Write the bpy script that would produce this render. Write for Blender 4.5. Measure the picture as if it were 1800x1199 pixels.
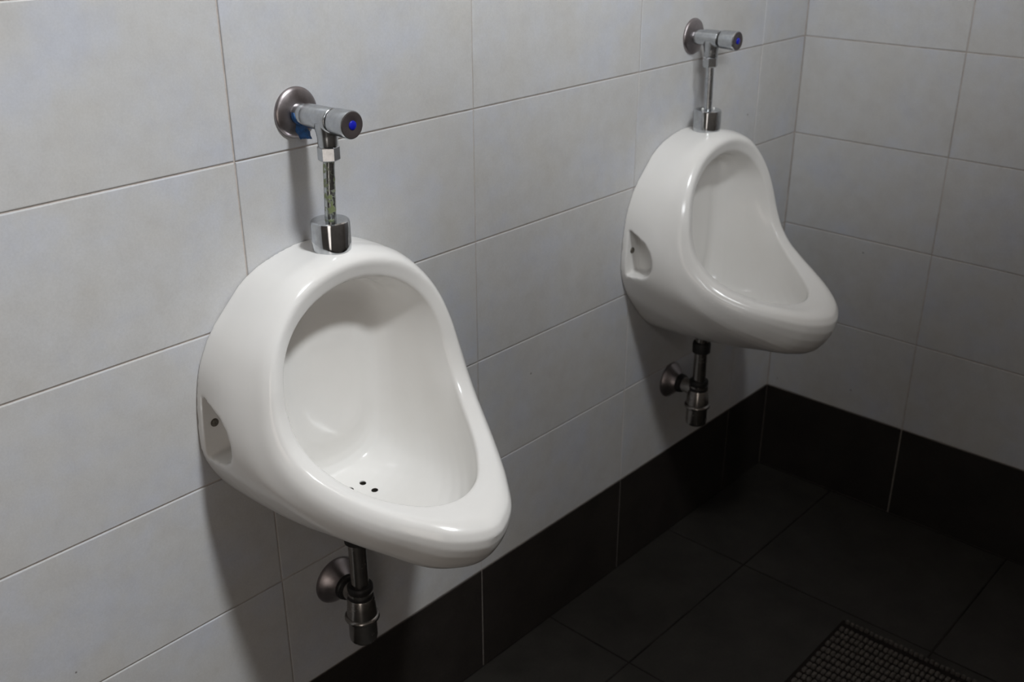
import bpy, bmesh, math, random
from mathutils import Matrix, Vector

# ---------------------------------------------------------------- clear
for o in list(bpy.data.objects):
    bpy.data.objects.remove(o, do_unlink=True)
scene = bpy.context.scene
col = scene.collection
random.seed(7)

# ---------------------------------------------------------------- camera
cam_d = bpy.data.cameras.new('camera')
cam = bpy.data.objects.new('camera', cam_d)
col.objects.link(cam)
cam_d.sensor_width = 36.0
cam_d.lens = 36.709
cam_d.clip_start = 0.02
cam.matrix_world = (Matrix.Translation((-0.66807, -1.05081, 1.32252))
                    @ Matrix.Rotation(-0.82953, 4, 'Z')
                    @ Matrix.Rotation(math.pi / 2 - 0.4225, 4, 'X')
                    @ Matrix.Rotation(-0.00295, 4, 'Z'))
cam_d.dof.use_dof = True
cam_d.dof.focus_distance = 1.27
cam_d.dof.aperture_fstop = 7.0
scene.camera = cam

# ---------------------------------------------------------------- world, lights, exposure
world = bpy.data.worlds.new('world')
scene.world = world
world.use_nodes = True
world.node_tree.nodes['Background'].inputs['Color'].default_value = (0.8, 0.86, 1.0, 1)
world.node_tree.nodes['Background'].inputs['Strength'].default_value = 0.02

def area_light(name, loc, target, sx, sy, power, color):
    d = bpy.data.lights.new(name, 'AREA')
    d.shape = 'RECTANGLE'
    d.size, d.size_y = sx, sy
    d.energy = power
    d.color = color
    o = bpy.data.objects.new(name, d)
    col.objects.link(o)
    o.location = loc
    dirv = Vector(target) - Vector(loc)
    o.rotation_euler = dirv.to_track_quat('-Z', 'Y').to_euler()
    return o

def spot_light(name, loc, target, half, blend, power, color, radius=0.07):
    d = bpy.data.lights.new(name, 'SPOT')
    d.energy = power
    d.color = color
    d.spot_size = 2 * half
    d.spot_blend = blend
    d.shadow_soft_size = radius
    o = bpy.data.objects.new(name, d)
    col.objects.link(o)
    o.location = loc
    o.rotation_euler = (Vector(target) - Vector(loc)).to_track_quat('-Z', 'Y').to_euler()
    return o

# unseen high lamp placed from cast shadows, split into added beams to balance brightness
COOL, WARM = (0.945, 0.975, 1.0), (1.0, 0.90, 0.82)
lamp_soft = area_light('high_lamp_soft_fill', (0.12, -1.28, 2.60), (0.12, -0.28, 2.60), 0.28, 0.24, 18.0, COOL)  # added soft share of the high lamp, no window known here
lamp_soft.data.spread = 2.3
spot_light('high_lamp_left_beam', (0.08, -1.28, 2.66), (-0.45, 0.0, 0.18), 0.38, 1.0, 97.0, COOL, 0.10)
spot_light('high_lamp_wide_beam', (0.12, -1.28, 2.66), (-0.30, 0.5, 0.0), 0.60, 1.0, 43.0, COOL, 0.10)
spot_light('high_lamp_right_beam', (0.12, -1.28, 2.66), (0.95, -0.1, 0.75), 0.23, 1.0, 32.0, COOL, 0.10)  # added beam to brighten the far urinal
# added fill behind the camera, brightens the upper far wall; no window known
fill_far = area_light('far_wall_fill', (-0.43, -1.30, 1.77), (-0.43 + 0.711, -1.30 + 0.692, 1.77 + 0.12), 0.40, 0.40, 7.2, COOL)
fill_far.data.spread = 2 * 0.726
# added unseen warm fill, low left, lifting the shadow under the near urinal
fill_warm = area_light('warm_left_fill', (-1.2, -1.46, 0.70), (-0.7, -0.46, 0.60), 0.8, 1.2, 2.7, WARM)
fill_warm.data.spread = 2.0

vs = scene.view_settings
vs.view_transform = 'Standard'
vs.look = 'None'
vs.gamma = 1.0
vs.use_curve_mapping = False
vs.exposure = 0.0

# ---------------------------------------------------------------- helpers
def tag(o, label=None, cat=None, group=None, kind=None):
    if label: o['label'] = label
    if cat: o['category'] = cat
    if group: o['group'] = group
    if kind: o['kind'] = kind
    return o

def link(name, mesh, mat=None, parent=None, smooth=False):
    if isinstance(mesh, bmesh.types.BMesh):
        me = bpy.data.meshes.new(name)
        bmesh.ops.recalc_face_normals(mesh, faces=mesh.faces[:])
        mesh.to_mesh(me)
        mesh.free()
        mesh = me
    if mat and not mesh.materials:
        mesh.materials.append(mat)
    o = bpy.data.objects.new(name, mesh)
    col.objects.link(o)
    if parent: o.parent = parent
    if smooth: smooth_by_angle(mesh, smooth)
    return o

def smooth_by_angle(me, deg):
    for p in me.polygons: p.use_smooth = True
    if deg is True or deg >= 180: return
    bm = bmesh.new(); bm.from_mesh(me)
    a = math.radians(deg)
    for e in bm.edges:
        if len(e.link_faces) == 2 and e.calc_face_angle(0) > a:
            e.smooth = False
    bm.to_mesh(me); bm.free()

def empty(name, loc):
    o = bpy.data.objects.new(name, None)
    o.empty_display_size = 0.05
    col.objects.link(o)
    o.location = loc
    return o

def box_bm(x0, x1, y0, y1, z0, z1, bm=None):
    bm = bm or bmesh.new()
    v = [bm.verts.new((x, y, z)) for z in (z0, z1) for y in (y0, y1) for x in (x0, x1)]
    for f in ((0, 1, 3, 2), (4, 6, 7, 5), (0, 4, 5, 1), (2, 3, 7, 6), (0, 2, 6, 4), (1, 5, 7, 3)):
        bm.faces.new([v[i] for i in f])
    return bm

def lathe_bm(prof, axis='Z', origin=(0, 0, 0), n=40, bm=None, cap=True):
    """prof: list of (radius, height) along axis; '-Y' turns around the y axis, height measured towards -y"""
    bm = bm or bmesh.new()
    rings = []
    for r, h in prof:
        ring = []
        for i in range(n):
            a = 2 * math.pi * i / n
            c, s = r * math.cos(a), r * math.sin(a)
            p = (c, s, h) if axis == 'Z' else (c, -h, s)
            ring.append(bm.verts.new((p[0] + origin[0], p[1] + origin[1], p[2] + origin[2])))
        rings.append(ring)
    for a, b in zip(rings, rings[1:]):
        for i in range(n):
            bm.faces.new((a[i], a[(i + 1) % n], b[(i + 1) % n], b[i]))
    if cap:
        bm.faces.new(rings[0])
        bm.faces.new(rings[-1])
    return bm

# ---------------------------------------------------------------- materials
def new_mat(name):
    m = bpy.data.materials.new(name)
    m.use_nodes = True
    nt = m.node_tree
    return m, nt, nt.nodes['Principled BSDF']

def node(nt, t, **kw):
    n = nt.nodes.new(t)
    for k, v in kw.items(): setattr(n, k, v)
    return n

def ramp(nt, fac, stops):
    r = node(nt, 'ShaderNodeValToRGB')
    cr = r.color_ramp
    while len(cr.elements) < len(stops): cr.elements.new(0.5)
    for e, (p, c) in zip(cr.elements, stops):
        e.position = p
        e.color = (*c, 1)
    nt.links.new(fac, r.inputs['Fac'])
    return r.outputs['Color']

def noise(nt, scale, detail=4, rough=0.55, vec=None):
    n = node(nt, 'ShaderNodeTexNoise')
    n.inputs['Scale'].default_value = scale
    n.inputs['Detail'].default_value = detail
    n.inputs['Roughness'].default_value = rough
    if vec is not None: nt.links.new(vec, n.inputs['Vector'])
    return n

def mix(nt, fac, a, b, mode='MIX'):
    m = node(nt, 'ShaderNodeMix', data_type='RGBA', blend_type=mode)
    for key, val in ((0, fac), (6, a), (7, b)):
        if isinstance(val, (int, float)): m.inputs[key].default_value = val
        elif isinstance(val, tuple): m.inputs[key].default_value = (*val, 1)
        else: nt.links.new(val, m.inputs[key])
    return m.outputs[2]

def bump(nt, bsdf, height, strength, dist):
    b = node(nt, 'ShaderNodeBump')
    b.inputs['Strength'].default_value = strength
    b.inputs['Distance'].default_value = dist
    nt.links.new(height, b.inputs['Height'])
    nt.links.new(b.outputs['Normal'], bsdf.inputs['Normal'])

def tile_material():
    m, nt, b = new_mat('glazed_wall_tile')
    pos = node(nt, 'ShaderNodeNewGeometry').outputs['Position']
    info = node(nt, 'ShaderNodeObjectInfo')
    sh = node(nt, 'ShaderNodeVectorMath', operation='SCALE')
    cmb = node(nt, 'ShaderNodeCombineXYZ')
    for i in range(3): nt.links.new(info.outputs['Random'], cmb.inputs[i])
    nt.links.new(cmb.outputs[0], sh.inputs[0]); sh.inputs['Scale'].default_value = 37.0
    ad = node(nt, 'ShaderNodeVectorMath', operation='ADD')
    nt.links.new(pos, ad.inputs[0]); nt.links.new(sh.outputs[0], ad.inputs[1])
    v = ad.outputs[0]
    big = noise(nt, 9.0, 5, 0.6, v)
    med = noise(nt, 34.0, 5, 0.6, v)
    fine = noise(nt, 420.0, 3, 0.6, v)
    c1 = ramp(nt, big.outputs['Fac'], [(0.30, (0.555, 0.545, 0.525)), (0.50, (0.565, 0.565, 0.565)), (0.70, (0.55, 0.567, 0.615))])
    c2 = ramp(nt, med.outputs['Fac'], [(0.30, (0.955, 0.95, 0.95)), (0.52, (1.0, 1.0, 1.0)), (0.72, (1.03, 1.03, 1.035))])
    c3 = ramp(nt, fine.outputs['Fac'], [(0.30, (0.95, 0.95, 0.95)), (0.70, (1.03, 1.03, 1.03))])
    c = mix(nt, 1.0, mix(nt, 1.0, c1, c2, 'MULTIPLY'), c3, 'MULTIPLY')
    # a few dark specks
    vor = node(nt, 'ShaderNodeTexVoronoi'); vor.inputs['Scale'].default_value = 9.0
    nt.links.new(v, vor.inputs['Vector'])
    sp = ramp(nt, vor.outputs['Distance'], [(0.012, (0.35, 0.32, 0.30)), (0.019, (1, 1, 1))])
    c = mix(nt, 1.0, c, sp, 'MULTIPLY')
    nt.links.new(c, b.inputs['Base Color'])
    b.inputs['Roughness'].default_value = 0.40
    b.inputs['Specular IOR Level'].default_value = 0.35
    bump(nt, b, med.outputs['Fac'], 0.08, 0.002)
    return m

def dark_tile_material(name, lo, hi, rough, scale=11.0):
    m, nt, b = new_mat(name)
    pos = node(nt, 'ShaderNodeNewGeometry').outputs['Position']
    big = noise(nt, scale, 6, 0.65, pos)
    fine = noise(nt, 260.0, 3, 0.6, pos)
    c = ramp(nt, big.outputs['Fac'], [(0.30, lo), (0.70, hi)])
    c3 = ramp(nt, fine.outputs['Fac'], [(0.30, (0.85, 0.85, 0.85)), (0.70, (1.12, 1.12, 1.12))])
    nt.links.new(mix(nt, 1.0, c, c3, 'MULTIPLY'), b.inputs['Base Color'])
    b.inputs['Roughness'].default_value = rough
    b.inputs['Specular IOR Level'].default_value = 0.3
    bump(nt, b, fine.outputs['Fac'], 0.15, 0.001)
    return m

def grout_material(name, lo, hi, scale=60.0):
    m, nt, b = new_mat(name)
    pos = node(nt, 'ShaderNodeNewGeometry').outputs['Position']
    n = noise(nt, scale, 5, 0.7, pos)
    nt.links.new(ramp(nt, n.outputs['Fac'], [(0.3, lo), (0.7, hi)]), b.inputs['Base Color'])
    b.inputs['Roughness'].default_value = 0.9
    b.inputs['Specular IOR Level'].default_value = 0.1
    bump(nt, b, n.outputs['Fac'], 0.4, 0.001)
    return m

def plain(name, color, rough, metallic=0.0, spec=0.5, nscale=None, namp=0.15):
    m, nt, b = new_mat(name)
    b.inputs['Roughness'].default_value = rough
    b.inputs['Metallic'].default_value = metallic
    b.inputs['Specular IOR Level'].default_value = spec
    pos = node(nt, 'ShaderNodeTexCoord').outputs['Object']
    n = noise(nt, nscale or 40.0, 4, 0.6, pos)
    lo = tuple(c * (1 - namp) for c in color)
    hi = tuple(min(1, c * (1 + namp)) for c in color)
    nt.links.new(ramp(nt, n.outputs['Fac'], [(0.3, lo), (0.7, hi)]), b.inputs['Base Color'])
    return m

def ceramic_material():
    m, nt, b = new_mat('white_ceramic')
    pos = node(nt, 'ShaderNodeTexCoord').outputs['Object']
    n = noise(nt, 6.0, 4, 0.6, pos)
    nt.links.new(ramp(nt, n.outputs['Fac'], [(0.3, (0.80, 0.785, 0.755)), (0.7, (0.83, 0.82, 0.80))]), b.inputs['Base Color'])
    b.inputs['Roughness'].default_value = 0.16
    b.inputs['Specular IOR Level'].default_value = 0.5
    n2 = noise(nt, 14.0, 2, 0.5, pos)
    bump(nt, b, n2.outputs['Fac'], 0.06, 0.004)
    return m

def chrome_material(name, base, rough, stain=0.0, stain_col=(0.2, 0.3, 0.12), stain_scale=55.0):
    m, nt, b = new_mat(name)
    pos = node(nt, 'ShaderNodeTexCoord').outputs['Object']
    n = noise(nt, 120.0, 5, 0.65, pos)
    n2 = noise(nt, stain_scale, 4, 0.6, pos)
    c = ramp(nt, n.outputs['Fac'], [(0.3, tuple(x * 0.80 for x in base)), (0.65, base)])
    mt = 1.0
    if stain > 0:
        f = ramp(nt, n2.outputs['Fac'], [(0.62 - stain * 0.2, (0, 0, 0)), (0.70 - stain * 0.2, (1, 1, 1))])
        c = mix(nt, f, c, stain_col)
        inv = node(nt, 'ShaderNodeMath', operation='SUBTRACT'); inv.inputs[0].default_value = 1.0
        nt.links.new(f, inv.inputs[1])
        nt.links.new(inv.outputs[0], b.inputs['Metallic'])
    else:
        b.inputs['Metallic'].default_value = 1.0
    nt.links.new(c, b.inputs['Base Color'])
    rr = node(nt, 'ShaderNodeMapRange')
    nt.links.new(n2.outputs['Fac'], rr.inputs['Value'])
    rr.inputs['To Min'].default_value = rough * 0.6
    rr.inputs['To Max'].default_value = rough * 1.6
    nt.links.new(rr.outputs[0], b.inputs['Roughness'])
    return m

M = dict(
    tile=tile_material(),
    grout=grout_material('wall_grout', (0.42, 0.37, 0.34), (0.60, 0.55, 0.51)),
    base_tile=dark_tile_material('dark_brown_base_tile', (0.020, 0.017, 0.015), (0.032, 0.027, 0.024), 0.45),
    base_grout=grout_material('pale_base_grout', (0.22, 0.195, 0.175), (0.36, 0.33, 0.30)),
    floor_tile=dark_tile_material('charcoal_floor_tile', (0.018, 0.016, 0.0135), (0.033, 0.030, 0.026), 0.6),
    floor_grout=grout_material('dark_floor_grout', (0.006, 0.005, 0.005), (0.03, 0.026, 0.024), 14.0),
    plaster=plain('grey_plaster', (0.34, 0.31, 0.28), 0.9, nscale=5.0, namp=0.06),
    frame=plain('added_frame_paint', (0.55, 0.55, 0.55), 0.5),
    ceramic=ceramic_material(),
    chrome=chrome_material('worn_chrome', (0.58, 0.60, 0.62), 0.22),
    chrome_cap=chrome_material('polished_chrome', (0.60, 0.62, 0.64), 0.10),
    chrome_flange=chrome_material('tarnished_flange', (0.36, 0.325, 0.33), 0.34),
    chrome_stain=chrome_material('chrome_with_limescale', (0.55, 0.58, 0.58), 0.2, 0.62, (0.22, 0.26, 0.13), 95.0),
    chrome_dark=chrome_material('dull_trap_chrome', (0.42, 0.40, 0.38), 0.22),
    rubber=plain('black_rubber', (0.012, 0.011, 0.011), 0.5),
    button=plain('dark_button_face', (0.055, 0.045, 0.045), 0.3),
    blue=plain('blue_button_dot', (0.006, 0.012, 0.40), 0.35),
    tape=plain('blue_tape', (0.012, 0.085, 0.25), 0.45, nscale=200, namp=0.4),
    screw=plain('rusty_screw', (0.17, 0.155, 0.13), 0.5, 0.7, nscale=600, namp=0.5),
    hole=plain('drain_shade', (0.03, 0.027, 0.02), 0.7),
    mat_loop=plain('mat_fibre', (0.085, 0.076, 0.068), 0.95, spec=0.1, nscale=300, namp=0.4),
    mat_base=plain('mat_backing', (0.014, 0.011, 0.010), 0.9, spec=0.1),
    speck=plain('limescale_white', (0.75, 0.75, 0.72), 0.8),
)

# ---------------------------------------------------------------- the room
XE = 1.3755           # inner corner of the two tiled walls
X0, Y0, ZC = -1.62, -1.50, 2.85
T, GAP, BV = 0.0017, 0.0019, 0.0013   # grout recess, joint width, tile edge rounding

wall_l = link('wall_left', box_bm(X0 - 0.1, XE + 0.1, T, 0.12, -0.1, ZC), M['grout'])
wall_r = link('wall_right', box_bm(XE + T, XE + 0.12, Y0 - 0.1, T, -0.1, ZC), M['grout'])
wall_b = link('wall_behind', box_bm(X0 - 0.1, XE + 0.1, Y0 - 0.12, Y0, 0, ZC), M['plaster'])
wall_e = link('wall_entrance', box_bm(X0 - 0.12, X0, Y0, T, 0, ZC), M['plaster'])
ceil = link('ceiling', box_bm(X0, XE, Y0, 0, ZC, ZC + 0.1), M['plaster'])
floor = link('floor', box_bm(X0, XE + T, Y0, T, -0.1, -0.0018), M['floor_grout'])
for o in (wall_l, wall_r, wall_b, wall_e, ceil, floor): tag(o, kind='structure')

tile_cache = {}
def tile_mesh(w, h, d, bv, mat, seg=2):
    """tile lying in the local x-z plane, face at y = 0 towards -y, back at y = d, origin at its lower corner"""
    key = (round(w, 4), round(h, 4), d, bv, mat.name)
    if key in tile_cache: return tile_cache[key]
    bm = bmesh.new()
    prof = [(0.0, d), (0.0, bv), (bv * 0.3, bv * 0.3), (bv, 0.0)]
    rings = []
    for ins, y in prof:
        rings.append([bm.verts.new(p) for p in ((ins, y, ins), (w - ins, y, ins), (w - ins, y, h - ins), (ins, y, h - ins))])
    for a, b in zip(rings, rings[1:]):
        for i in range(4):
            bm.faces.new((a[i], a[(i + 1) % 4], b[(i + 1) % 4], b[i]))
    bm.faces.new(rings[-1])
    bmesh.ops.recalc_face_normals(bm, faces=bm.faces[:])
    me = bpy.data.meshes.new('tile'); bm.to_mesh(me); bm.free()
    # open back: normals must look outwards (front face towards -y)
    if me.polygons[-1].normal.y > 0: me.flip_normals()
    me.materials.append(mat)
    tile_cache[key] = me
    return me

def put_tile(name, me, loc, rz, parent, lip=0.0003):
    o = bpy.data.objects.new(name, me)
    col.objects.link(o)
    o.parent = parent
    o.rotation_euler = (random.uniform(-1, 1) * 0.0007, 0, rz + random.uniform(-1, 1) * 0.0006)
    l = Vector(loc)
    off = random.uniform(-lip, lip)
    if rz == 0: l.y += off
    else: l.x += off
    o.location = l
    return o

ZB = 0.2115                                     # top of the dark base course
rows = [ZB] + [0.4129 + 0.2 * k for k in range(8)]
g = GAP / 2
cols_l = [-1.6, -1.2, -0.8, -0.4, 0.0, 0.4, 0.8, 1.2057, XE]
cols_r = [0.0, 0.33, 0.73, 1.13]                # distances from the corner towards the camera side
for z0, z1 in zip(rows, rows[1:]):
    for x0, x1 in zip(cols_l, cols_l[1:]):
        put_tile('wall_tile', tile_mesh(x1 - x0 - GAP, z1 - z0 - GAP, T, BV, M['tile']), (x0 + g, 0, z0 + g), 0, wall_l)
    for y0, y1 in zip(cols_r, cols_r[1:]):
        put_tile('wall_tile', tile_mesh(y1 - y0 - GAP, z1 - z0 - GAP, T, BV, M['tile']), (XE, -y0 - g, z0 + g), -math.pi / 2, wall_r)

# dark base course: a pale grouted strip carrying dark tiles
base_l = link('baseboard_left', box_bm(X0, XE, 0.0006, T, 0, ZB), M['base_grout'])
base_r = link('baseboard_right', box_bm(XE + 0.0006, XE + T, Y0, 0.0006, 0, ZB), M['base_grout'])
for o in (base_l, base_r): tag(o, kind='structure')
for x0, x1 in zip(cols_l, cols_l[1:]):
    put_tile('base_tile', tile_mesh(x1 - x0 - 0.003, ZB - 0.0008, 0.002, 0.0009, M['base_tile']), (x0 + 0.0015, -0.0012, 0.0), 0, base_l, 0.0001)
for y0, y1 in zip(cols_r, cols_r[1:]):
    put_tile('base_tile', tile_mesh(y1 - y0 - 0.003, ZB - 0.0008, 0.002, 0.0009, M['base_tile']), (XE - 0.0012, -y0 - 0.0015, 0.0), -math.pi / 2, base_r, 0.0001)

# floor tiles
fx = [-1.6, -1.415, -1.015, -0.615, -0.215, 0.185, 0.585, 0.985, XE - 0.002]
fy = [0.0, -0.192, -0.592, -0.992, -1.36]
FG = 0.0036
for x0, x1 in zip(fx, fx[1:]):
    for y1, y0 in zip(fy, fy[1:]):
        me = tile_mesh(x1 - x0 - FG, y1 - y0 - FG, 0.0018, 0.0012, M['floor_tile'])
        o = bpy.data.objects.new('floor_tile', me); col.objects.link(o); o.parent = floor
        o.rotation_euler = (-math.pi / 2, 0, 0)
        o.location = (x0 + FG / 2, y0 + FG / 2, random.uniform(-0.0003, 0.0002))

# unseen window added to go with the fill light; its pane is plain paint
win = link('added_window_1', box_bm(-0.66, -0.20, Y0 + 0.0, Y0 + 0.006, 1.54, 2.00), M['frame'])
tag(win, kind='structure')
for a in ((-0.69, -0.66, 1.51, 2.03), (-0.20, -0.17, 1.51, 2.03), (-0.66, -0.20, 1.51, 1.54), (-0.66, -0.20, 2.00, 2.03)):
    link('added_window_frame', box_bm(a[0], a[1], Y0, Y0 + 0.03, a[2], a[3]), M['frame'], win)

# ---------------------------------------------------------------- urinal shape (half rings, mirrored)
R0 = [(0, 0, 0.895), (0.05, 0, 0.888), (0.0917, 0, 0.873), (0.131, 0, 0.84), (0.1566, 0, 0.8105), (0.173, 0, 0.7796), (0.182, 0, 0.744), (0.186, 0, 0.7066), (0.1855, 0, 0.661), (0.168, 0, 0.6195), (0.135, 0, 0.5786), (0.092, 0, 0.545), (0.046, 0, 0.525), (0, 0, 0.521)]
R1 = [(0, -0.045, 0.8965), (0.05, -0.045, 0.889), (0.0917, -0.046, 0.873), (0.131, -0.048, 0.84), (0.155, -0.05, 0.809), (0.17, -0.054, 0.775), (0.179, -0.06, 0.738), (0.183, -0.069, 0.694), (0.178, -0.084, 0.658), (0.16, -0.11, 0.622), (0.13, -0.148, 0.587), (0.091, -0.186, 0.562), (0.047, -0.222, 0.542), (0, -0.236, 0.535)]
R1b = [(0, -0.07, 0.8955), (0.048, -0.07, 0.889), (0.089, -0.072, 0.872), (0.125, -0.075, 0.84), (0.148, -0.078, 0.807), (0.161, -0.085, 0.771), (0.169, -0.093, 0.732), (0.1705, -0.107, 0.691), (0.164, -0.129, 0.655), (0.15, -0.159, 0.627), (0.127, -0.199, 0.602), (0.093, -0.247, 0.579), (0.052, -0.289, 0.557), (0, -0.304, 0.546)]
R2 = [(0, -0.086, 0.889), (0.045, -0.086, 0.883), (0.085, -0.088, 0.867), (0.117, -0.092, 0.838), (0.139, -0.097, 0.805), (0.151, -0.105, 0.768), (0.157, -0.115, 0.727), (0.156, -0.131, 0.692), (0.147, -0.156, 0.666), (0.13, -0.19, 0.647), (0.108, -0.228, 0.632), (0.078, -0.272, 0.619), (0.043, -0.309, 0.61), (0, -0.325, 0.606)]
R3 = [(0, -0.086, 0.862), (0.035, -0.086, 0.857), (0.069, -0.0885, 0.8445), (0.094, -0.092, 0.827), (0.116, -0.099, 0.8), (0.127, -0.106, 0.769), (0.131, -0.114, 0.732), (0.129, -0.127, 0.702), (0.1225, -0.144, 0.68), (0.111, -0.17, 0.66), (0.095, -0.199, 0.645), (0.07, -0.232, 0.633), (0.038, -0.26, 0.626), (0, -0.271, 0.624)]
R4a = [(0, -0.077, 0.857), (0.034, -0.077, 0.852), (0.067, -0.079, 0.84), (0.09, -0.082, 0.823), (0.11, -0.088, 0.797), (0.12, -0.095, 0.766), (0.123, -0.103, 0.727), (0.121, -0.117, 0.69), (0.115, -0.134, 0.655), (0.104, -0.158, 0.63), (0.088, -0.186, 0.612), (0.066, -0.215, 0.6), (0.036, -0.242, 0.594), (0, -0.252, 0.592)]
R4b = [(0, -0.055, 0.852), (0.032, -0.055, 0.848), (0.061, -0.056, 0.836), (0.082, -0.058, 0.819), (0.096, -0.062, 0.795), (0.104, -0.066, 0.762), (0.106, -0.07, 0.72), (0.105, -0.075, 0.675), (0.103, -0.085, 0.632), (0.097, -0.098, 0.6), (0.084, -0.115, 0.578), (0.062, -0.133, 0.566), (0.035, -0.146, 0.561), (0, -0.15, 0.56)]
R5 = [(0, -0.033, 0.847), (0.03, -0.033, 0.844), (0.056, -0.033, 0.834), (0.073, -0.033, 0.817), (0.081, -0.033, 0.792), (0.083, -0.033, 0.76), (0.083, -0.033, 0.72), (0.083, -0.033, 0.68), (0.083, -0.033, 0.645), (0.081, -0.034, 0.612), (0.073, -0.036, 0.585), (0.053, -0.039, 0.566), (0.027, -0.041, 0.5585), (0, -0.042, 0.557)]

def lerp(a, b, t): return [tuple(p + (q - p) * t for p, q in zip(u, v)) for u, v in zip(a, b)]

def shift(ring, dx={}, dz={}):
    return [(x + dx.get(j, 0), y, z + dz.get(j, 0)) for j, (x, y, z) in enumerate(ring)]

def urinal_rings(deep=False):
    # the two castings differ a little: the farther one has a deeper belly and a fuller lip
    R0, R1, R1b, R2 = globals()['R0'], globals()['R1'], globals()['R1b'], globals()['R2']
    if deep:
        R0 = shift(R0, dz={10: -.003, 11: -.012, 12: -.014, 13: -.014})
        R1 = shift(R1, dz={9: -.005, 10: -.011, 11: -.015, 12: -.014, 13: -.014})
        R1b = shift(R1b, dx={9: .003, 10: .005, 11: .005, 12: .002}, dz={9: -.001, 10: -.003, 11: -.006, 12: -.008, 13: -.008})
        R2 = shift(R2, dx={8: .003, 9: .007, 10: .009, 11: .008, 12: .004}, dz={9: .002, 10: .004, 11: .005, 12: .004, 13: .003})
    cen = (0, -.030, .70)
    def push(ring, d): return [(x, y - d * 0.75, z + d * 0.6) for x, y, z in ring]
    f1 = push(lerp(R2, R3, .30), .0055)
    f2 = push(lerp(R2, R3, .72), .0035)
    f3 = push(lerp(R2, R3, .93), .0012)
    e1 = lerp(R3, R4a, .25)
    k1 = lerp(R5, R4b, .08)
    k2 = [(x * .94, -.0303, .70 + (z - .70) * .945) for x, y, z in R5]
    k3 = [(x * .5, -.0300, .70 + (z - .70) * .5) for x, y, z in R5]
    k4 = [(x * .1, -.0300, .70 + (z - .70) * .1) for x, y, z in R5]
    r0b = [(x, -.004, z) for x, y, z in R0]
    return [R0, r0b, R1, R1b, R2, f1, f2, f3, R3, e1, R4a, R4b, k1, k2, k3, k4]

def hermite(P, sub):
    """smooth curve through points P with chord-length spacing"""
    n = len(P)
    P = [Vector(p) for p in P]
    d = [max((P[i + 1] - P[i]).length, 1e-6) for i in range(n - 1)]
    m = []
    for i in range(n):
        if i == 0: m.append((P[1] - P[0]) / d[0])
        elif i == n - 1: m.append((P[-1] - P[-2]) / d[-1])
        else:
            s0, s1 = (P[i] - P[i - 1]) / d[i - 1], (P[i + 1] - P[i]) / d[i]
            m.append((s0 * d[i] + s1 * d[i - 1]) / (d[i] + d[i - 1]))
    out = []
    for i in range(n - 1):
        for k in range(sub):
            t = k / sub
            t2, t3 = t * t, t * t * t
            out.append(P[i] * (2 * t3 - 3 * t2 + 1) + m[i] * d[i] * (t3 - 2 * t2 + t) + P[i + 1] * (3 * t2 - 2 * t3) + m[i + 1] * d[i] * (t3 - t2))
    out.append(P[-1])
    return out

HOLES = ((.011, -.066), (.011, -.091), (-.011, -.066), (-.011, -.091))

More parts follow.
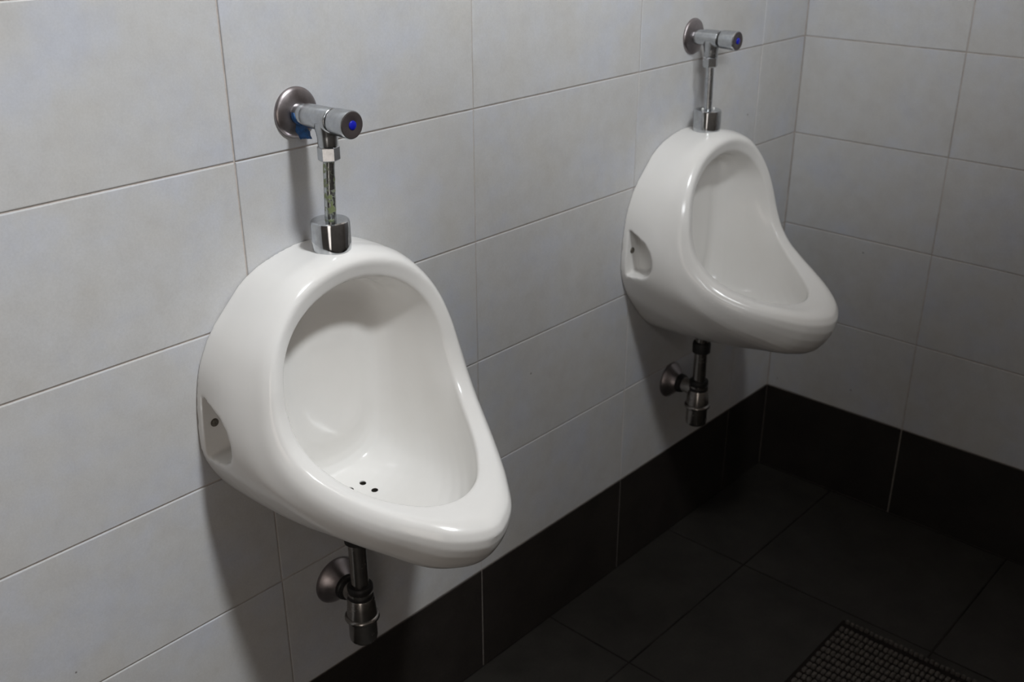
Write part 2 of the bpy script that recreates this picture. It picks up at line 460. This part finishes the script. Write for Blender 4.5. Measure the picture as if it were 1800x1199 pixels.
def urinal_mesh(deep=False):
    rings = []
    for r in urinal_rings(deep):
        full = [(x, y, z) for x, y, z in r] + [(-x, y, z) for x, y, z in reversed(r[1:-1])]
        ext = full[-2:] + full + full[:3]
        h = hermite(ext, 6)
        rings.append(h[12:12 + 6 * len(full)])
    n = len(rings[0])
    cols_ = [hermite([r[i] for r in rings], 5) for i in range(n)]
    bm = bmesh.new()
    V = [[bm.verts.new((p.x, min(p.y, 0), p.z - 0.5)) for p in c] for c in cols_]
    for i in range(n):
        a, b = V[i], V[(i + 1) % n]
        for k in range(len(a) - 1):
            bm.faces.new((a[k], a[k + 1], b[k + 1], b[k]))
    bm.faces.new([c[0] for c in V])
    bm.faces.new([c[-1] for c in V])
    bmesh.ops.recalc_face_normals(bm, faces=bm.faces[:])
    me = bpy.data.meshes.new('urinal_raw'); bm.to_mesh(me); bm.free()
    ob = bpy.data.objects.new('urinal_raw', me); col.objects.link(ob)
    cutters = []
    # side pockets for the fixing screws
    poly = [(-.012, .7475), (-.036, .7395), (-.060, .7275), (-.074, .713), (-.081, .696), (-.081, .679), (-.073, .6655), (-.056, .6575), (-.012, .655)]
    for s in (-1, 1):
        cb = bmesh.new()
        lo, hi = [], []
        for y, z in poly:
            lo.append(cb.verts.new((s * .22, y, z - .5)))
            yy = -.012 + (y + .012) * .55
            zz = .700 + (z - .700) * .86
            hi.append(cb.verts.new((s * .150, yy, zz - .5)))
        k = len(poly)
        for i in range(k): cb.faces.new((lo[i], lo[(i + 1) % k], hi[(i + 1) % k], hi[i]))
        cb.faces.new(lo); cb.faces.new(hi)
        bmesh.ops.recalc_face_normals(cb, faces=cb.faces[:])
        cm = bpy.data.meshes.new('pocket'); cb.to_mesh(cm); cb.free()
        c = bpy.data.objects.new('pocket', cm); col.objects.link(c); cutters.append(c)
    for c in cutters:
        md = ob.modifiers.new('cut', 'BOOLEAN'); md.operation = 'DIFFERENCE'; md.object = c; md.solver = 'EXACT'
    md = ob.modifiers.new('remesh', 'REMESH'); md.mode = 'VOXEL'; md.voxel_size = 0.0019
    md = ob.modifiers.new('smooth', 'SMOOTH'); md.factor = 0.5; md.iterations = 9
    dg = bpy.context.evaluated_depsgraph_get(); dg.update()
    out = bpy.data.meshes.new_from_object(ob.evaluated_get(dg))
    for c in cutters + [ob]:
        m_ = c.data; bpy.data.objects.remove(c, do_unlink=True); bpy.data.meshes.remove(m_)
    # drain holes are cut straight down through the bowl floor
    ob = bpy.data.objects.new('urinal_raw', out); col.objects.link(ob)
    cb = bmesh.new()
    for dx, y in HOLES:
        lathe_bm([(.0047, .045), (.0047, .075)], 'Z', (dx, y, 0), n=20, bm=cb)
    bmesh.ops.recalc_face_normals(cb, faces=cb.faces[:])
    cm = bpy.data.meshes.new('holes'); cb.to_mesh(cm); cb.free()
    c = bpy.data.objects.new('holes', cm); col.objects.link(c)
    md = ob.modifiers.new('cut', 'BOOLEAN'); md.operation = 'DIFFERENCE'; md.object = c; md.solver = 'EXACT'
    dg = bpy.context.evaluated_depsgraph_get(); dg.update()
    out2 = bpy.data.meshes.new_from_object(ob.evaluated_get(dg))
    bpy.data.objects.remove(ob, do_unlink=True); bpy.data.objects.remove(c, do_unlink=True)
    bpy.data.meshes.remove(out); bpy.data.meshes.remove(cm)
    out = out2
    out.name = 'ceramic_body'
    bm = bmesh.new(); bm.from_mesh(out)
    for v in bm.verts:
        if v.co.y > -0.0006: v.co.y = -0.0006
        # the small cast bulge and dent on the nose
        d = (v.co - Vector((0.004, -0.324, 0.103))).length
        if d < 0.024: v.co += Vector((0.1, -0.95, 0.2)) * (0.0 if deep else 0.0013) * (1 - (d / 0.024) ** 2) ** 2
        d = (v.co - Vector((0.002, -0.324, 0.086))).length
        if d < 0.015: v.co -= Vector((0.1, -0.95, 0.0)) * (0.0 if deep else 0.0009) * (1 - (d / 0.015) ** 2) ** 2
    bm.to_mesh(out); bm.free()
    smooth_by_angle(out, 50)
    out.materials.clear(); out.materials.append(M['ceramic'])
    return out

bodies = (urinal_mesh(), urinal_mesh(True))

def screw_mesh():
    bm = lathe_bm([(.0054, 0), (.0054, .0012), (.0047, .0024), (.0028, .0032), (.0004, .0035)], '-Y', n=24)
    return bm

def hole_mesh():
    # dark liner standing in for the shade deep inside a drain hole
    return lathe_bm([(.0046, .0458), (.0046, .0535), (.0042, .0535), (.0040, .0480), (.0005, .0470)], 'Z', n=24)

from mathutils.bvhtree import BVHTree
def make_urinal(xu, label, body_me):
    bvh = BVHTree.FromPolygons([v.co for v in body_me.vertices], [p.vertices for p in body_me.polygons])
    t = empty('urinal', (xu, 0, 0.5))
    tag(t, label, 'urinal', 'wall hung urinals')
    link('ceramic_body', body_me, None, t)
    for s in (-1, 1):
        o = link('mounting_screw', screw_mesh(), M['screw'], t, 35)
        hit = bvh.ray_cast(Vector((s * .1695, -.03, .2025)), Vector((0, 1, 0)))
        o.location = (s * .1695, (hit[0].y if hit[0] else -.012) + .0004, .2025)
        o['label'] = 'dull rusty screw head'
    for dx, y in HOLES:
        o = link('drain_hole', hole_mesh(), M['hole'], t, 40)
        o.location = (dx, y, 0)
        o['label'] = 'small dark drain hole in the bowl'
    return t

XU, XV = 0.0912, 0.9560
make_urinal(XU, 'white ceramic urinal nearest the camera, its drain holes in view', bodies[0])
make_urinal(XV, 'white ceramic urinal farther away, close to the tiled corner', bodies[1])

# ---------------------------------------------------------------- flush valves
def hex_bm(r, z0, z1):
    bm = bmesh.new()
    ch = 0.0014
    rings = []
    for rr, z in ((r - ch, z0), (r, z0 + ch), (r, z1 - ch), (r - ch, z1)):
        rings.append([bm.verts.new((rr * math.cos(math.pi / 3 * i + .35), rr * math.sin(math.pi / 3 * i + .35), z)) for i in range(6)])
    for a, b in zip(rings, rings[1:]):
        for i in range(6): bm.faces.new((a[i], a[(i + 1) % 6], b[(i + 1) % 6], b[i]))
    bm.faces.new(rings[0]); bm.faces.new(rings[-1])
    return bm

def make_valve(xu, py, ztop, label, tape, stain, dy=0.0, specks=False, zcap=0.8985, cap_y=-.0525):
    """origin on the wall at the valve axis"""
    t = empty('flush_valve', (xu, 0, ztop))
    tag(t, label, 'flush valve', 'push button flush valves')
    link('wall_flange', lathe_bm([(.0310, .0003), (.0312, .0020), (.0304, .0037), (.0272, .0056), (.0208, .0077), (.0150, .0088), (.0128, .0090)], '-Y', n=56), M['chrome_flange'], t, 50)
    link('inlet_stub', lathe_bm([(.0128, .007), (.0128, .021), (.0122, .0225), (.0122, .0245)], '-Y', n=40), M['chrome'], t, 40)
    yb = .073 + dy
    bm = lathe_bm([(.0128, .0245), (.0142, .0255), (.0144, .030), (.0148, .050), (.0150, yb - .001), (.0142, yb), (.0128, yb + .0005)], '-Y', n=48)
    link('valve_body', bm, M['chrome'], t, 40)
    # tee down to the pipe
    bm = lathe_bm([(.0150, -.003), (.0146, -.010), (.0131, -.016), (.0124, -.021), (.0122, -.030), (.0116, -.032)], 'Z', (0, py, 0), n=40)
    link('outlet_tee', bm, M['chrome'], t, 40)
    link('seal_ring', lathe_bm([(.0132, yb - .001), (.0132, yb + .005)], '-Y', n=40), M['rubber'], t, 40)
    b = link('push_button', lathe_bm([(.0150, yb + .004), (.0157, yb + .006), (.0168, yb + .030), (.0168, yb + .0325), (.0160, yb + .0342), (.0150, yb + .0345)], '-Y', n=56), M['chrome'], t, 40)
    link('button_face', lathe_bm([(.0153, yb + .0340), (.0150, yb + .0352), (.0058, yb + .0354), (.0050, yb + .0348), (.0002, yb + .0348)], '-Y', n=48), M['button'], b, 40)
    d = link('button_dot', lathe_bm([(.0054, yb + .0340), (.0054, yb + .0358), (.0048, yb + .0364), (.0002, yb + .0366)], '-Y', n=32), M['blue'], b, 50)
    d['label'] = 'bright blue dot on the push button'
    n = link('hex_nut', hex_bm(.0134, -.049, -.0315), M['chrome'], t)
    n.location = (0, py, 0)
    # pipe, slightly bent where the fitter pulled it over the spud
    bm = bmesh.new()
    prev = None
    zz = [-.046, -.06, -.09, -.12, zcap + .026 - ztop]
    for i, z in enumerate(zz):
        f = i / (len(zz) - 1)
        y = py + (cap_y - py) * f
        ring = [bm.verts.new((.0071 * math.cos(2 * math.pi * k / 28), y + .0071 * math.sin(2 * math.pi * k / 28), z)) for k in range(28)]
        if prev:
            for k in range(28): bm.faces.new((prev[k], prev[(k + 1) % 28], ring[(k + 1) % 28], ring[k]))
        else: bm.faces.new(ring)
        prev = ring
    bm.faces.new(prev)
    p = link('flush_pipe', bm, M['chrome_stain'] if stain else M['chrome'], t, 40)
    if stain: p['label'] = 'chrome pipe with green limescale stains'
    z0 = zcap - ztop
    link('spud_cap', lathe_bm([(.0238, -.004), (.0243, -.0005), (.0245, .003), (.0245, .0300), (.0238, .0330), (.0222, .0342), (.0085, .0346), (.0080, .0340)], 'Z', (0, cap_y, z0), n=64), M['chrome_cap'], t, 32)
    if tape:
        # remnant of the wrap: only the lower left of the inlet is still covered
        bm = bmesh.new()
        random.seed(5)
        arc = []
        for i in range(17):
            an = math.radians(165 + 120 * i / 16)
            edge = .0030 * math.sin(math.pi * i / 16) + random.uniform(-.0005, .0005)
            row = []
            for r_, h_ in ((.0128, .0100), (.0137, .0105), (.0140, .0130), (.0138, .0150 + edge), (.0128, .0154 + edge)):
                row.append(bm.verts.new((r_ * math.cos(an), -h_, r_ * math.sin(an))))
            arc.append(row)
        for p_, q_ in zip(arc, arc[1:]):
            for k in range(4): bm.faces.new((p_[k], p_[k + 1], q_[k + 1], q_[k]))
        tp = link('thread_tape', bm, M['tape'], t, 60)
        tp['label'] = 'blue tape wrapped round the inlet'
        # loose crumpled end hanging below the inlet
        bm = bmesh.new()
        random.seed(3)
        nu, nv = 7, 9
        for side in (0, 1):
            grid = []
            for i in range(nv):
                f = i / (nv - 1)
                row = []
                for j in range(nu):
                    h = j / (nu - 1) - .5
                    w = .019 * (1 - .15 * f)
                    row.append(bm.verts.new((-.004 + h * w * .55 + .004 * f, -.0125 - .006 * f - h * w * .75 + random.uniform(-.0012, .0012) + side * .0012, -.0115 - .0175 * f + random.uniform(-.0008, .0008) - .002 * abs(h))))
                grid.append(row)
            for i in range(nv - 1):
                for j in range(nu - 1):
                    bm.faces.new((grid[i][j], grid[i][j + 1], grid[i + 1][j + 1], grid[i + 1][j]))
        link('tape_end', bm, M['tape'], tp, 180)
    if specks:
        for a in (2.6, 5.6):
            bm = lathe_bm([(.0022, 0), (.0024, .0012), (.0016, .0026), (.0004, .003)], 'Z', n=12)
            s = link('limescale_crumb', bm, M['speck'], t, 180)
            s.location = (.0105 * math.cos(a), cap_y + .0105 * math.sin(a), z0 + .0344)
    return t

make_valve(XU, -.060, 1.0570, 'chrome push button flush valve with blue tape above the nearer urinal', True, True)
make_valve(XV, -.040, 1.0560, 'chrome push button flush valve above the farther urinal, without tape', False, False, dy=-.016, specks=True, cap_y=-.0425)

# ---------------------------------------------------------------- bottle traps
def make_trap(xu, y, zo, label, nut=0.0):
    """origin on the wall at the outlet axis"""
    t = empty('bottle_trap', (xu, 0, 0.3650 + zo))
    tag(t, label, 'drain trap', 'chrome bottle traps')
    link('wall_flange', lathe_bm([(.0360, .0003), (.0363, .0020), (.0348, .0050), (.0295, .0105), (.0235, .0165), (.0205, .0215), (.0195, .0235), (.0150, .0240)], '-Y', n=56), M['chrome_flange'], t, 50)
    link('rubber_collar', lathe_bm([(.0170, .022), (.0192, .0235), (.0192, .0285), (.0178, .0300), (.0178, .0330), (.0150, .0345)], '-Y', n=40), M['rubber'], t, 40)
    link('outlet_arm', lathe_bm([(.0150, .020), (.0150, -y)], '-Y', n=40), M['chrome_dark'], t, 40)
    c = (0, y, 0)
    link('inlet_pipe', lathe_bm([(.0130, .018), (.0130, .135)], 'Z', c, n=40), M['chrome_dark'], t, 40)
    link('top_nut', lathe_bm([(.0150, .082 + nut), (.0175, .083 + nut), (.0178, .100 + nut), (.0165, .104 + nut), (.0150, .1045 + nut)], 'Z', c, n=40), M['rubber'], t, 40)
    link('collar', lathe_bm([(.0165, -.004), (.0187, .000), (.0187, .006), (.0178, .0072), (.0182, .0120), (.0187, .0140), (.0187, .0195), (.0172, .0215), (.0140, .0218)], 'Z', c, n=48), M['rubber'], t, 40)
    link('collar_band', lathe_bm([(.0180, .0068), (.0191, .0072), (.0191, .0110), (.0180, .0114)], 'Z', c, n=48), M['chrome_dark'], t, 40)
    link('upper_body', lathe_bm([(.0175, .0005), (.0190, .0005), (.0197, -.0010), (.0222, -.0300), (.0226, -.0330), (.0210, -.0335)], 'Z', c, n=56), M['chrome_dark'], t, 40)
    link('joint_ring', lathe_bm([(.0215, -.0300), (.0242, -.0310), (.0256, -.0335), (.0256, -.0360), (.0240, -.0385), (.0205, -.0392)], 'Z', c, n=56), M['chrome_dark'], t, 50)
    link('cup', lathe_bm([(.0207, -.0370), (.0207, -.0690), (.0198, -.0735), (.0172, -.0765), (.0120, -.0775), (.0010, -.0778)], 'Z', c, n=56), M['chrome_dark'], t, 40)
    return t

make_trap(XU - .001, -.058, 0.0, 'dark chrome bottle trap on the wall under the nearer urinal', 0.013)
make_trap(XV, -.068, 0.014, 'dark chrome bottle trap on the wall under the farther urinal')

# ---------------------------------------------------------------- floor mat
mat = empty('floor_mat', (0.953, -0.430, 0.0))
tag(mat, 'dark woven floor mat lying on the charcoal tiles', 'mat')
LX, LY = 0.60, 0.42                                 # extends towards -x and -y from the corner
bm = box_bm(-LX, 0, -LY, 0, 0.0004, 0.006)
bmesh.ops.bevel(bm, geom=bm.edges[:], offset=0.0015, segments=2, affect='EDGES')
link('backing', bm, M['mat_base'], mat, 40)
# rows of raised loops; far too small to pick apart singly
bm = bmesh.new()
random.seed(11)
def loop_block(cx, cy, sx, sy, z0, z1):
    rot = random.uniform(-.12, .12)
    c, s = math.cos(rot), math.sin(rot)
    rings = []
    for k, (f, z) in enumerate(((1.0, z0), (.95, z0 + (z1 - z0) * .6), (.55, z1))):
        ring = []
        for ux, uy in ((-1, -.6), (-.6, -1), (.6, -1), (1, -.6), (1, .6), (.6, 1), (-.6, 1), (-1, .6)):
            x, y = ux * sx * f / 2, uy * sy * f / 2
            ring.append(bm.verts.new((cx + c * x - s * y, cy + s * x + c * y, z)))
        rings.append(ring)
    for a, b in zip(rings, rings[1:]):
        for i in range(8): bm.faces.new((a[i], a[(i + 1) % 8], b[(i + 1) % 8], b[i]))
    bm.faces.new(rings[-1])
x = -0.006
r = 0
while x > -LX + 0.01:
    w = .006 if r == 0 else .013
    y = -0.012
    while y > -LY + 0.01:
        loop_block(x - (0 if r == 0 else 0) + random.uniform(-.0008, .0008), y + random.uniform(-.0006, .0006), w, .0080, .005, (.013 if r == 0 else .011) + random.uniform(-.001, .001))
        y -= .0096
    x -= .0235 if r == 0 else .0185
    r += 1
lo = link('woven_loops', bm, M['mat_loop'], mat, 180)
tag(lo, kind='stuff')
